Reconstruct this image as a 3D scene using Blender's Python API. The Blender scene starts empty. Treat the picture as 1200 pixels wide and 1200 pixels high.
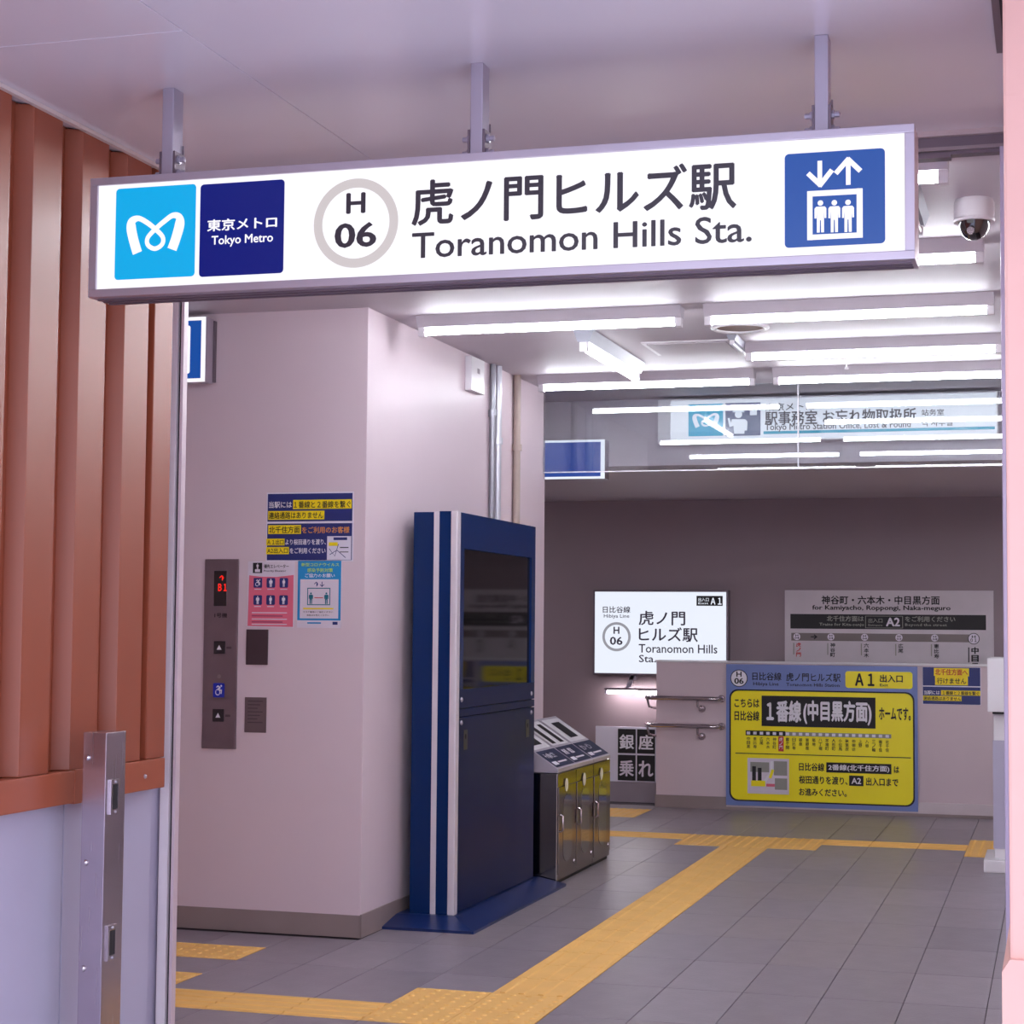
import bpy, bmesh, math, random
from mathutils import Vector, Matrix
random.seed(7)
PI = math.pi
SC = bpy.context.scene
COL = SC.collection

# ---------------------------------------------------------------- camera, sky, exposure
def set_camera():
    f, yaw, pit, rol, h = 2167.5, .28644, .06119, .00827, 1.34
    F = Vector((-math.sin(yaw)*math.cos(pit), math.cos(yaw)*math.cos(pit), math.sin(pit)))
    r0 = Vector((math.cos(yaw), math.sin(yaw), 0)); u0 = r0.cross(F)
    R = r0*math.cos(rol)+u0*math.sin(rol); U = -r0*math.sin(rol)+u0*math.cos(rol)
    cam = bpy.data.cameras.new('camera'); cam.sensor_width = 36; cam.sensor_fit = 'HORIZONTAL'
    cam.lens = f/1200*36; cam.clip_start = .05; cam.clip_end = 200
    o = bpy.data.objects.new('camera', cam); COL.objects.link(o)
    m = Matrix((R, U, -F)).transposed().to_4x4(); m.translation = (0, 0, h)
    o.matrix_world = m; SC.camera = o
set_camera()
w = bpy.data.worlds.new('sky'); SC.world = w; w.use_nodes = True
nt = w.node_tree; bg = nt.nodes['Background']
tc = nt.nodes.new('ShaderNodeTexCoord'); sx = nt.nodes.new('ShaderNodeSeparateXYZ'); cr = nt.nodes.new('ShaderNodeValToRGB')
nt.links.new(tc.outputs['Generated'], sx.inputs[0]); nt.links.new(sx.outputs['Z'], cr.inputs[0]); nt.links.new(cr.outputs[0], bg.inputs[0])
cr.color_ramp.elements[0].color = (.80, .80, .92, 1); cr.color_ramp.elements[0].position = 0
cr.color_ramp.elements[1].color = (.62, .72, 1.0, 1); cr.color_ramp.elements[1].position = .8
SKY = 3.05; TUBE = 36.0
bg.inputs[1].default_value = SKY
vs = SC.view_settings
vs.view_transform = 'Standard'; vs.look = 'None'; vs.exposure = 0.22; vs.gamma = 1; vs.use_curve_mapping = False
SC.cycles.use_denoising = True
SC.cycles.max_bounces = 10; SC.cycles.diffuse_bounces = 6; SC.cycles.transparent_max_bounces = 12
SC.cycles.sample_clamp_indirect = 6

# ---------------------------------------------------------------- materials
def lin(c):
    return tuple(((v/255)/12.92 if v/255 <= .04045 else ((v/255+.055)/1.055)**2.4) for v in c)+(1,)
MATS = {}
def mat(name, col, rough=.6, metal=0, var=.04, scale=6, bump=0, emit=0, spec=.5, coat=0, bscale=None):
    if name in MATS: return MATS[name]
    m = bpy.data.materials.new(name); m.use_nodes = True; MATS[name] = m
    n = m.node_tree.nodes; l = m.node_tree.links; b = n['Principled BSDF']
    c = lin(col)
    b.inputs['Roughness'].default_value = rough; b.inputs['Metallic'].default_value = metal
    b.inputs['Specular IOR Level'].default_value = spec
    if coat: b.inputs['Coat Weight'].default_value = coat; b.inputs['Coat Roughness'].default_value = .04
    tcn = n.new('ShaderNodeTexCoord')
    nz = n.new('ShaderNodeTexNoise'); nz.inputs['Scale'].default_value = scale; nz.inputs['Detail'].default_value = 4
    l.new(tcn.outputs['Object'], nz.inputs['Vector'])
    rp = n.new('ShaderNodeValToRGB'); l.new(nz.outputs['Fac'], rp.inputs[0])
    rp.color_ramp.elements[0].position = .3; rp.color_ramp.elements[1].position = .7
    rp.color_ramp.elements[0].color = tuple(v*(1-var) for v in c[:3])+(1,)
    rp.color_ramp.elements[1].color = tuple(min(1, v*(1+var)) for v in c[:3])+(1,)
    l.new(rp.outputs[0], b.inputs['Base Color'])
    if bump:
        n2 = n.new('ShaderNodeTexNoise'); n2.inputs['Scale'].default_value = bscale or scale*12; n2.inputs['Detail'].default_value = 5
        l.new(tcn.outputs['Object'], n2.inputs['Vector'])
        bp = n.new('ShaderNodeBump'); bp.inputs['Strength'].default_value = bump; bp.inputs['Distance'].default_value = .004
        l.new(n2.outputs['Fac'], bp.inputs['Height']); l.new(bp.outputs[0], b.inputs['Normal'])
    if emit:
        b.inputs['Emission Color'].default_value = c; b.inputs['Emission Strength'].default_value = emit
    return m
def brushed(name, col, rough=.3, axis=2):
    if name in MATS: return MATS[name]
    m = mat(name, col, rough, 1, .06, 8)
    n = m.node_tree.nodes; l = m.node_tree.links; b = n['Principled BSDF']
    tcn = n.new('ShaderNodeTexCoord'); mp = n.new('ShaderNodeMapping'); nz = n.new('ShaderNodeTexNoise')
    s = [30, 30, 30]; s[axis] = 1; mp.inputs['Scale'].default_value = s
    l.new(tcn.outputs['Object'], mp.inputs[0]); l.new(mp.outputs[0], nz.inputs['Vector']); nz.inputs['Scale'].default_value = 5
    mr = n.new('ShaderNodeMapRange'); mr.inputs['To Min'].default_value = rough*.9; mr.inputs['To Max'].default_value = rough*1.12
    l.new(nz.outputs['Fac'], mr.inputs['Value']); l.new(mr.outputs[0], b.inputs['Roughness'])
    return m
def glow(name, col, s):
    if name in MATS: return MATS[name]
    m = bpy.data.materials.new(name); m.use_nodes = True; MATS[name] = m
    n = m.node_tree.nodes; b = n['Principled BSDF']; c = lin(col)
    b.inputs['Base Color'].default_value = tuple(v*.12 for v in c[:3])+(1,); b.inputs['Roughness'].default_value = .25
    b.inputs['Emission Color'].default_value = c; b.inputs['Emission Strength'].default_value = s/1.14 if s < 2 else s
    return m
def glass(name, tint=(1, 1, 1), rough=0.0):
    m = bpy.data.materials.new(name); m.use_nodes = True; n = m.node_tree.nodes; l = m.node_tree.links
    n.remove(n['Principled BSDF']); out = n['Material Output']
    t = n.new('ShaderNodeBsdfTransparent'); t.inputs[0].default_value = tint+(1,)
    g = n.new('ShaderNodeBsdfGlossy'); g.inputs['Roughness'].default_value = rough
    fr = n.new('ShaderNodeFresnel'); fr.inputs[0].default_value = 1.72
    mx = n.new('ShaderNodeMixShader'); l.new(fr.outputs[0], mx.inputs[0]); l.new(t.outputs[0], mx.inputs[1]); l.new(g.outputs[0], mx.inputs[2])
    l.new(mx.outputs[0], out.inputs['Surface']); MATS[name] = m
    return m
M_pink = mat('pink_wall_paint', (220, 202, 209), .42, var=.015, scale=2, spec=.4)
M_pinkdim = mat('dimmed_pink_paint', (142, 124, 131), .5, var=.03, scale=2)  # back wall: pink paint too, its dim lighting put into a darker colour
M_pink2 = mat('half_wall_paint', (212, 193, 199), .5, var=.02, scale=2)
M_ceil = mat('white_ceiling_board', (200, 191, 199), .55, var=.015, scale=2)
M_canopy = mat('glossy_canopy_panel', (222, 215, 222), .22, var=.015, scale=1.5, spec=.6)
M_white = mat('white_enamel', (232, 228, 232), .35, var=.01)
M_house = mat('batten_enamel', (196, 188, 196), .4)
M_tile = [mat('grey_stone_tile_%s' % k, c, .36, var=.07, scale=9, bump=.25, bscale=60) for k, c in
          (('light', (143, 135, 143)), ('mid', (136, 128, 136)), ('dark', (126, 119, 127)), ('warm', (140, 131, 136)))]
M_grout = mat('dark_grout', (88, 80, 86), .9)
M_tact = mat('yellow_tactile_tile', (238, 188, 104), .6, var=.05, scale=7, bump=.2)
M_red = mat('terracotta_cladding', (148, 76, 52), .38, var=.03, scale=1.5, spec=.5)
M_redtrim = mat('terracotta_trim', (158, 82, 56), .4, var=.03)
M_lav = mat('pale_grey_panel', (180, 175, 196), .5, var=.02)
M_colpink = mat('salmon_column_paint', (236, 186, 172), .5, var=.02)
M_base = mat('brown_grey_skirting', (146, 130, 128), .45, var=.05)
M_steel = brushed('stainless_steel', (190, 178, 186), .26)
M_steelx = brushed('polished_steel', (196, 186, 190), .16)
M_alu = mat('satin_aluminium', (192, 184, 196), .35, .7)
M_alud = mat('dark_aluminium', (120, 106, 116), .4, .6)
M_zinc = mat('galvanised_bracket', (176, 168, 182), .4, .5)
M_black = mat('black_rubber', (22, 18, 22), .6)
M_blue = mat('navy_lacquer', (4, 38, 88), .25, spec=.2, var=.02)
M_bluep = mat('blue_plinth', (20, 40, 90), .3, spec=.5)
M_bludk = mat('door_navy_gloss', (8, 24, 66), .3, spec=.08, var=.02)
M_screen = mat('dark_screen_glass', (20, 16, 18), .05, spec=.18, var=0)
M_beige = mat('beige_conduit', (178, 160, 150), .4)
M_tube = glow('fluorescent_tube', (244, 248, 255), TUBE)
M_face = glow('backlit_white', (250, 248, 255), 1.0)
M_face2 = glow('backlit_white_far', (236, 242, 255), .95)
M_facedim = glow('sign_white_office', (226, 230, 244), .9)
M_cyanL = glow('backlit_cyan', (0, 176, 240), .85)
M_navyL = glow('backlit_navy', (0, 24, 120), .9)
M_blueL = glow('backlit_blue', (22, 78, 164), .9)
M_inkL = glow('sign_ink', (54, 48, 62), .8)
M_greyL = glow('backlit_ring_grey', (214, 206, 206), .85)
M_ink = mat('black_print', (24, 20, 24), .6, var=0)
M_inkw = mat('white_print', (236, 232, 240), .5, var=0)
M_yel = mat('yellow_print', (246, 220, 10), .45, var=.02)
M_navy = mat('navy_print', (36, 46, 112), .45, var=.02)
M_perib = mat('periwinkle_print', (112, 130, 190), .35, var=.03)
M_glass = glass('clear_glass', (.93, .95, .96))
M_dome = mat('smoked_dome', (24, 18, 22), .05, coat=1, spec=.8, var=0)

# ---------------------------------------------------------------- mesh helpers
class MB:
    def __init__(s): s.v = []; s.f = []
    def add(s, vs, fs):
        k = len(s.v); s.v += [tuple(p) for p in vs]; s.f += [tuple(i+k for i in f) for f in fs]; return s
    def box(s, x0, x1, y0, y1, z0, z1):
        x0, x1 = min(x0, x1), max(x0, x1); y0, y1 = min(y0, y1), max(y0, y1); z0, z1 = min(z0, z1), max(z0, z1)
        return s.add([(x0, y0, z0), (x1, y0, z0), (x1, y1, z0), (x0, y1, z0), (x0, y0, z1), (x1, y0, z1), (x1, y1, z1), (x0, y1, z1)],
                     [(0, 3, 2, 1), (4, 5, 6, 7), (0, 1, 5, 4), (1, 2, 6, 5), (2, 3, 7, 6), (3, 0, 4, 7)])
    def prism(s, pts, a0, a1, axis):      # pts 2-D polygon in the two other axes, extruded along axis
        def P(p, a):
            return (a, p[0], p[1]) if axis == 'x' else (p[0], a, p[1]) if axis == 'y' else (p[0], p[1], a)
        n = len(pts)
        return s.add([P(p, a0) for p in pts]+[P(p, a1) for p in pts],
                     [tuple(range(n)), tuple(range(2*n-1, n-1, -1))]+[(i, (i+1) % n+0, (i+1) % n+n, i+n) for i in range(n)])
    def tube(s, path, r, n=10, cap=True):
        path = [Vector(p) for p in path]; rs = r if isinstance(r, (list, tuple)) else [r]*len(path)
        k = len(s.v); up = None
        for i, p in enumerate(path):
            t = (path[min(i+1, len(path)-1)]-path[max(i-1, 0)]).normalized()
            if up is None: up = Vector((0, 0, 1)) if abs(t.z) < .9 else Vector((1, 0, 0))
            a = t.cross(up).normalized(); b = a.cross(t).normalized(); up = b
            for j in range(n):
                q = p+(a*math.cos(2*PI*j/n)+b*math.sin(2*PI*j/n))*rs[i]; s.v.append(tuple(q))
        for i in range(len(path)-1):
            for j in range(n):
                s.f.append((k+i*n+j, k+i*n+(j+1) % n, k+(i+1)*n+(j+1) % n, k+(i+1)*n+j))
        if cap: s.f.append(tuple(k+j for j in range(n))); s.f.append(tuple(k+(len(path)-1)*n+j for j in reversed(range(n))))
        return s
    def lathe(s, prof, c, n=20, axis='z'):   # prof: (radius, height)
        k = len(s.v)
        for r, h in prof:
            for j in range(n):
                a, b = r*math.cos(2*PI*j/n), r*math.sin(2*PI*j/n)
                q = (a, b, h) if axis == 'z' else (a, h, b) if axis == 'y' else (h, a, b)
                s.v.append((q[0]+c[0], q[1]+c[1], q[2]+c[2]))
        for i in range(len(prof)-1):
            for j in range(n): s.f.append((k+i*n+j, k+i*n+(j+1) % n, k+(i+1)*n+(j+1) % n, k+(i+1)*n+j))
        s.f.append(tuple(k+j for j in range(n))); s.f.append(tuple(k+(len(prof)-1)*n+j for j in reversed(range(n))))
        return s
    def build(s, name, m, parent=None, bevel=0, smooth=False, fixn=True):
        me = bpy.data.meshes.new(name); me.from_pydata(s.v, [], s.f)
        bm = bmesh.new(); bm.from_mesh(me)
        if fixn: bmesh.ops.recalc_face_normals(bm, faces=bm.faces)
        if bevel:
            bmesh.ops.bevel(bm, geom=[e for e in bm.edges if len(e.link_faces) == 2 and e.calc_face_angle(0) > .5], offset=bevel, segments=2, affect='EDGES', profile=.7)
        bm.to_mesh(me); bm.free()
        if smooth:
            for p in me.polygons: p.use_smooth = True
            me.set_sharp_from_angle(angle=.7)
        me.materials.append(m)
        o = bpy.data.objects.new(name, me); COL.objects.link(o)
        if parent: link(o, parent)
        return o
def link(o, parent):
    o.parent = parent; o.matrix_parent_inverse = Matrix.Translation(parent.location).inverted()
def thing(name, label, cat, loc, group=None):
    o = bpy.data.objects.new(name, None); o.empty_display_size = .1; COL.objects.link(o); o.location = loc
    o['label'] = label; o['category'] = cat
    if group: o['group'] = group
    return o
def tag(o, label, cat, group=None):
    o['label'] = label; o['category'] = cat
    if group: o['group'] = group
    return o
def struct(o):
    o['kind'] = 'structure'; return o
def dup(root, off, label=None):
    r = root.copy(); COL.objects.link(r); r.location = root.location+Vector(off)
    if label: r['label'] = label
    def rec(a, b):
        for ch in a.children:
            c = ch.copy(); COL.objects.link(c); c.parent = b; rec(ch, c)
    rec(root, r); return r

# ---------------------------------------------------------------- flat print helpers
TXT = {}
def text2d(s, bold=0, res=3):
    key = (s, bold, res)
    if key in TXT: return TXT[key]
    cu = bpy.data.curves.new('t', 'FONT'); cu.body = s; cu.size = 1; cu.resolution_u = res; cu.fill_mode = 'FRONT'
    cu.space_line = .82
    o = bpy.data.objects.new('t', cu); COL.objects.link(o)
    bpy.context.view_layer.update()
    me = bpy.data.meshes.new_from_object(o.evaluated_get(bpy.context.evaluated_depsgraph_get()))
    vs = [(v.co.x, v.co.y) for v in me.vertices]; fs = [tuple(p.vertices) for p in me.polygons]
    bpy.data.objects.remove(o); bpy.data.curves.remove(cu); bpy.data.meshes.remove(me)
    if bold and fs:      # heavier strokes: overlapping copies shifted by the extra weight
        b = bold*.9; V0, F0, n = vs, fs, len(vs); vs = []; fs = []
        for i, (dx, dy) in enumerate(((-b, 0), (b, 0), (0, b*.8), (0, -b*.8))):
            vs += [(x+dx, y+dy) for x, y in V0]; fs += [tuple(j+i*n for j in f) for f in F0]
    if not vs: vs = [(0, 0), (1, 0), (1, 1)]; fs = []
    TXT[key] = (vs, fs); return TXT[key]
class Canvas:
    """flat print on a surface. O: top-left corner, U: vector to the right edge, V: vector down to the bottom edge, N: outward normal."""
    def __init__(s, O, U, V, N, split=False):
        s.O, s.U, s.V, s.N = Vector(O), Vector(U), Vector(V), Vector(N); s.parts = {}; s.step = .0008; s.split = split; s.n = 0
    def P(s, u, v, k): return s.O+s.U*u+s.V*v+s.N*(s.step*k)
    def mb(s, name, m):
        if s.split and name not in ('map', 'station_names', 'elevator_pictogram'):
            s.n += 1; return s.parts.setdefault((name, m.name, s.n), MB())
        return s.parts.setdefault((name, m.name, 0), MB())
    def poly(s, pts, m, k=1, name='printed_field'):
        s.mb(name, m).add([s.P(u, v, k) for u, v in pts], [tuple(range(len(pts)))])
    def rect(s, u0, v0, u1, v1, m, k=1, name='printed_field', rad=0):
        if not rad: return s.poly([(u0, v0), (u1, v0), (u1, v1), (u0, v1)], m, k, name)
        ru = rad/s.U.length; rv = rad/s.V.length; pts = []
        for cx, cy, a0 in ((u0+ru, v0+rv, 180), (u1-ru, v0+rv, 270), (u1-ru, v1-rv, 0), (u0+ru, v1-rv, 90)):
            for i in range(6):
                a = math.radians(a0+i*18); pts.append((cx+ru*math.cos(a), cy+rv*math.sin(a)))
        s.poly(pts, m, k, name)
    def ring(s, u, v, r, t, m, k=1, name='ring', n=40):   # r, t in metres
        W, H = s.U.length, s.V.length; a = []; b = []
        for i in range(n):
            c, d = math.cos(2*PI*i/n), math.sin(2*PI*i/n)
            a.append(s.P(u+c*r/W, v+d*r/H, k)); b.append(s.P(u+c*(r-t)/W, v+d*(r-t)/H, k))
        s.mb(name, m).add(a+b, [(i, (i+1) % n, (i+1) % n+n, i+n) for i in range(n)])
    def disc(s, u, v, r, m, k=1, name='printed_field', n=24, ry=None):
        W, H = s.U.length, s.V.length; ry = ry or r
        s.poly([(u+math.cos(2*PI*i/n)*r/W, v+math.sin(2*PI*i/n)*ry/H) for i in range(n)], m, k, name)
    def text(s, t, u0, v0, u1, v1, m, k=2, bold=.02, name='lettering', res=3):
        vs, fs = text2d(t, bold, res)
        x0 = min(p[0] for p in vs); x1 = max(p[0] for p in vs); y0 = min(p[1] for p in vs); y1 = max(p[1] for p in vs)
        q = max(1, len(vs)//4) if bold else len(vs)+1
        s.mb(name, m).add([s.P(u0+(x-x0)/(x1-x0)*(u1-u0), v1-(y-y0)/(y1-y0)*(v1-v0), k+.16*(i//q)) for i, (x, y) in enumerate(vs)], fs)
    def vtext(s, t, u0, v0, u1, v1, m, k=2, bold=.02, res=1):
        n = len(t); h = (v1-v0)/n
        for i, ch in enumerate(t): s.text(ch, u0, v0+i*h+h*.06, u1, v0+(i+1)*h-h*.06, m, k, bold, 'station_names', res)
    def stroke(s, pts, ws, m, k=2, name='printed_mark'):   # pts in (u,v), widths in metres
        W, H = s.U.length, s.V.length; P2 = [Vector((u*W, v*H)) for u, v in pts]
        if not isinstance(ws, (list, tuple)): ws = [ws]*len(pts)
        L = []; R = []
        for i, p in enumerate(P2):
            t = (P2[min(i+1, len(P2)-1)]-P2[max(i-1, 0)]); t.normalize(); nn = Vector((-t.y, t.x))*ws[i]/2
            a, b = p+nn, p-nn; L.append(s.P(a.x/W, a.y/H, k)); R.append(s.P(b.x/W, b.y/H, k))
        n = len(pts); s.mb(name, m).add(L+R, [(i, i+1, i+1+n, i+n) for i in range(n-1)])
    def person(s, u, v0, v1, wd, m, k=3):    # standing figure pictogram, wd metres wide
        H = (v1-v0)*s.V.length; W = s.U.length; du = wd/W; h = v1-v0
        s.disc(u, v0+h*.09, H*.085, m, k, 'pictogram', 14)
        s.poly([(u-du*.36, v0+h*.2), (u+du*.36, v0+h*.2), (u+du*.5, v0+h*.26), (u+du*.5, v0+h*.56), (u+du*.34, v0+h*.56), (u+du*.3, v0+h*.34),
                (u+du*.3, v1), (u+du*.06, v1), (u+du*.04, v0+h*.62), (u-du*.04, v0+h*.62), (u-du*.06, v1), (u-du*.3, v1), (u-du*.3, v0+h*.34), (u-du*.34, v0+h*.56),
                (u-du*.5, v0+h*.56), (u-du*.5, v0+h*.26)], m, k, 'pictogram')
    def flush(s, parent):
        for (nm, mn, i), b in s.parts.items():
            o = b.build(nm, MATS[mn], parent, fixn=False)
            if not i and len(b.f) > 1 and nm not in ('emblem', 'ring', 'line_ring'): o['kind'] = 'stuff'   # tiny print kept as one part
def catmull(pts, per=6):
    out = []
    for i in range(len(pts)-1):
        p0 = pts[max(i-1, 0)]; p1 = pts[i]; p2 = pts[i+1]; p3 = pts[min(i+2, len(pts)-1)]
        for j in range(per):
            t = j/per
            out.append(tuple(.5*((2*p1[a])+(-p0[a]+p2[a])*t+(2*p0[a]-5*p1[a]+4*p2[a]-p3[a])*t*t+(-p0[a]+3*p1[a]-3*p2[a]+p3[a])*t**3) for a in range(len(p1))))
    out.append(tuple(pts[-1])); return out
LOGO = [(482, 890, 34), (468, 845, 34), (458, 800, 34), (461, 775, 28), (483, 766, 18), (512, 781, 17), (545, 808, 16), (572, 838, 15), (570, 864, 15), (545, 878, 15),
        (520, 864, 15), (518, 838, 15), (545, 808, 16), (578, 781, 17), (606, 763, 18), (628, 769, 24), (632, 795, 34), (620, 843, 34), (606, 884, 34)]
def metro_mark(cv, u0, v0, u1, v1, m, k=3):
    pts = catmull(LOGO, 6); sc = (u1-u0)*cv.U.length/288
    cv.stroke([(u0+(x-400)/288*(u1-u0), v0+(y-655)/328*(v1-v0)) for x, y, w_ in pts], [w_*sc for _, _, w_ in pts], m, k, 'emblem')

# ---------------------------------------------------------------- setting: floor with tiles
DX, DY = .29, .298
def gx(i): return -.54-DX*i          # i grows to the left
def gy(k): return 5.96+DY*k
floor = struct(MB().box(-6.5, 1.7, 5.0, 14.1, -.12, -.006).build('floor', M_grout))
pave = struct(MB().box(-14, 10, -22, 5.0, -.12, 0).build('floor', mat('street_pavement', (212, 210, 216), .8, var=.08)))
yellow = set()
for k in range(-4, 20): yellow.add((4, k))                  # strip X -1.99..-1.70
for k in (18, 19):
    yellow |= {(3, k), (5, k)}
yellow |= {(5, 0), (5, 1)}
for i in range(6, 13): yellow.add((i, 0))
for i in range(9, 13): yellow |= {(i, 1), (i, 3)}
for i in range(6, 9): yellow.add((i, 19))
for i in range(0, 3): yellow.add((i, 19))
for k in (18, 19, 20): yellow |= {(-1, k), (-2, k)}
for i in range(8, 11): yellow |= {(i, 23), (i, 24)}
def tile_mesh(wx, wy, m):
    g = .0015
    return MB().box(g, wx-g, g, wy-g, -.008, 0).build('floor_tile', m, bevel=.0012)
tproto = {}
def put(proto_key, maker, x, y, name):
    if proto_key not in tproto:
        o = maker(); tproto[proto_key] = o.data; o.name = name
    else:
        o = bpy.data.objects.new(name, tproto[proto_key]); COL.objects.link(o)
    o.location = (x, y, 0); o.parent = floor; return o
def tact_bar(along):
    b = MB().box(.0015, DX-.0015, .0015, DY-.0015, -.008, .001)
    for j in range(4):
        if along == 'y':
            c = DX*(j+.5)/4; b.prism([(c-.013, .001), (c+.013, .001), (c+.008, .005), (c-.008, .005)], .002, DY-.002, 'y')
        else:
            c = DY*(j+.5)/4; b.prism([(c-.013, .001), (c+.013, .001), (c+.008, .005), (c-.008, .005)], .002, DX-.002, 'x')
    return b.build('tactile_tile', M_tact)
def tact_dot():
    b = MB().box(.0015, DX-.0015, .0015, DY-.0015, -.008, .001)
    for a in range(5):
        for c in range(5):
            b.lathe([(.0135, .001), (.0075, .005)], (DX*(a+.5)/5, DY*(c+.5)/5, 0), 8)
    return b.build('tactile_tile', M_tact)
for (i, k) in sorted(yellow):
    if k < -2: continue
    if i == 4 and k not in (0, 1, 18, 19): kind, mk = 'ty', lambda: tact_bar('y')
    elif (6 <= i <= 8 and k in (0, 19)) or (0 <= i <= 2 and k == 19): kind, mk = 'tx', lambda: tact_bar('x')
    else: kind, mk = 'td', tact_dot
    put(kind, mk, gx(i)-DX, gy(k), 'tactile_tile')
for i in range(-3, 14):
    for r in range(-2, 13):
        k = 2*r+1                                # a grey tile covers k and k+1
        y0 = gy(k)
        if i >= 8 and 7.44 < y0 < 10.4: continue
        if y0 > 13.5: continue
        a, b = (i, k) in yellow, (i, k+1) in yellow
        if a and b: continue
        mk = random.choice((0, 1, 1, 3)) if not (i == -1 and k == 7) else 2
        if a or b or k == 25:
            put(('h', mk), lambda: tile_mesh(DX, DY, M_tile[mk]), gx(i)-DX, gy(k+1 if a else k), 'floor_tile')
        else:
            put(('f', mk), lambda: tile_mesh(DX, 2*DY, M_tile[mk]), gx(i)-DX, y0, 'floor_tile')

# ---------------------------------------------------------------- setting: walls and ceilings
ZC = 2.72
XW, YW = -2.87, 7.5
struct(MB().box(-4.7, XW, YW, 10.42, 0, ZC+.1).build('wall_elevator', M_pink, bevel=.004))
struct(MB().box(-4.8, -4.7, 5.3, YW, 0, ZC+.1).build('wall_left', M_pink))
struct(MB().box(-4.8, -2.655, 5.226, 5.32, 0, ZC+.1).build('wall_front', M_pink))
struct(MB().box(-6.6, -6.5, 10.4, 14.1, 0, ZC+.1).build('wall_left', M_pink))
struct(MB().box(-6.5, -4.7, 10.32, 10.42, 0, ZC+.1).build('wall_rear', M_pink))
struct(MB().box(-6.6, 1.7, 14.0, 14.1, 0, ZC+.1).build('wall_back', M_pinkdim))
struct(MB().box(1.6, 1.7, 5.2, 14.0, 0, ZC+.1).build('wall_right', M_pink))
struct(MB().box(-4.7, 1.7, 5.24, 11.0, ZC, ZC+.08).build('ceiling', M_ceil))
ceil2 = struct(MB().box(-6.5, 1.7, 10.98, 14.0, 2.315, 2.395).build('ceiling', M_ceil))
struct(MB().box(-6.5, 1.7, 10.98, 11.06, 2.395, ZC+.08).build('trim_1', M_ceil))     # fascia where the ceiling steps down
# skirting
struct(MB().box(-4.7, XW+.006, YW-.008, YW, 0, .095).box(XW, XW+.008, YW-.008, 10.42, 0, .1).build('baseboard_elevator', M_base, bevel=.002))
struct(MB().box(-6.5, -2.9, 13.985, 14.0, 0, .06).build('baseboard_back', M_base))
# half wall in front of the stairs
hw = struct(MB().box(-2.875, 1.6, 13.62, 13.76, 0, 1.075).build('wall_stair', M_pink2))
MB().box(-2.885, 1.6, 13.61, 13.77, 1.075, 1.09).build('coping', M_white, hw, bevel=.003)
struct(MB().box(-2.882, -2.345, 13.605, 13.62, 0, .092).build('baseboard_stair', M_base, bevel=.002))
struct(MB().box(-2.345, 1.6, 13.60, 13.62, .022, .10).build('baseboard_stair', mat('pale_steel_skirting', (196, 182, 184), .35, .3), bevel=.002))
struct(MB().box(-2.345, 1.6, 13.598, 13.62, 0, .022).build('trim_2', M_base))

# canopy ceiling outside
can = struct(MB().box(-2.9, 2.3, 1.4, 5.24, ZC+.004, ZC+.12).build('ceiling', M_white))
for (x0, x1, ys) in ((-2.645, -1.945, (1.4, 1.95, 3.85, 5.2)), (-1.945, -.02, (1.4, 5.2)), (-.02, 1.9, (1.4, 5.2))):
    for y0, y1 in zip(ys[:-1], ys[1:]):
        MB().box(x0+.002, x1-.002, y0+.003, y1-.003, ZC, ZC+.004).build('ceiling_panel', M_canopy, can, bevel=.001)
# shutter head rail over the opening
hr = struct(MB().box(-2.66, .1, 5.2, 5.24, 2.655, ZC).build('trim_3', M_alud))
MB().box(-2.66, .1, 5.185, 5.2, 2.705, ZC).build('rail_lip', mat('pale_rail', (196, 180, 182), .35, .3), hr)
MB().box(-2.66, .1, 5.185, 5.2, 2.664, 2.674).build('rail_lip', mat('mid_rail', (150, 136, 140), .35, .4), hr)
MB().box(-2.66, -.27, 5.19, 5.235, 2.645, 2.656).build('guide_shoe', M_alud, hr)

# left outside wall: low panels, terracotta rail and ribbed cladding
lw = struct(MB().box(-2.9, -2.665, -1.5, 5.22, 0, ZC).build('wall_cladding', M_lav))
for y0, y1 in ((-1.5, .9), (.9, 2.7), (2.7, 4.60), (4.60, 5.12)):
    MB().box(-2.665, -2.64, y0+.003, y1-.003, 0, .86).build('wall_panel', M_lav, lw, bevel=.003)
MB().box(-2.665, -2.648, -1.5, 5.115, .93, ZC).build('cladding_sheet', M_red, lw)
rail_m = None
for y0, y1 in ((-1.5, 1.4), (1.4, 4.585), (4.585, 5.11)):
    MB().box(-2.64, -2.592, y0+.002, y1-.002, .843, .932).build('sill_rail', M_redtrim, lw, bevel=.004)
MB().box(-2.64, -2.590, 4.57, 4.61, .84, .934).build('joint_cover', M_redtrim, lw, bevel=.002)
rib = None
for j in range(22):
    ye = 4.442+.259*(2-j)
    if ye < -.6: break
    prof = [(-2.648, ye+.012), (-2.600, ye), (-2.600, ye-.147), (-2.648, ye-.168)]
    if rib is None:
        b = MB(); b.prism([(p[0], p[1]-ye) for p in prof], .933, ZC-.004, 'z')
        rib = b.build('cladding_rib', M_red, None, bevel=.003); o = rib
        o.location = (0, ye, 0); o.parent = lw; rmesh = o.data
    else:
        o = bpy.data.objects.new('cladding_rib', rmesh); COL.objects.link(o); o.location = (0, ye, 0); o.parent = lw
    if ye > 3.9 and ye < 5:
        for z in (2.16, 1.60):
            MB().lathe([(.007, 0), (.006, .004), (.002, .006)], (-2.648, ye+.028, z), 8, 'x').build('screw', M_alu, lw)
MB().box(-2.645, -2.6, 5.00, 5.118, .933, ZC-.004).build('corner_post', M_red, lw, bevel=.004)
MB().lathe([(.007, 0), (.006, .004), (.002, .006)], (-2.592, 4.98, .885), 8, 'x').build('screw', M_alu, lw)
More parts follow.
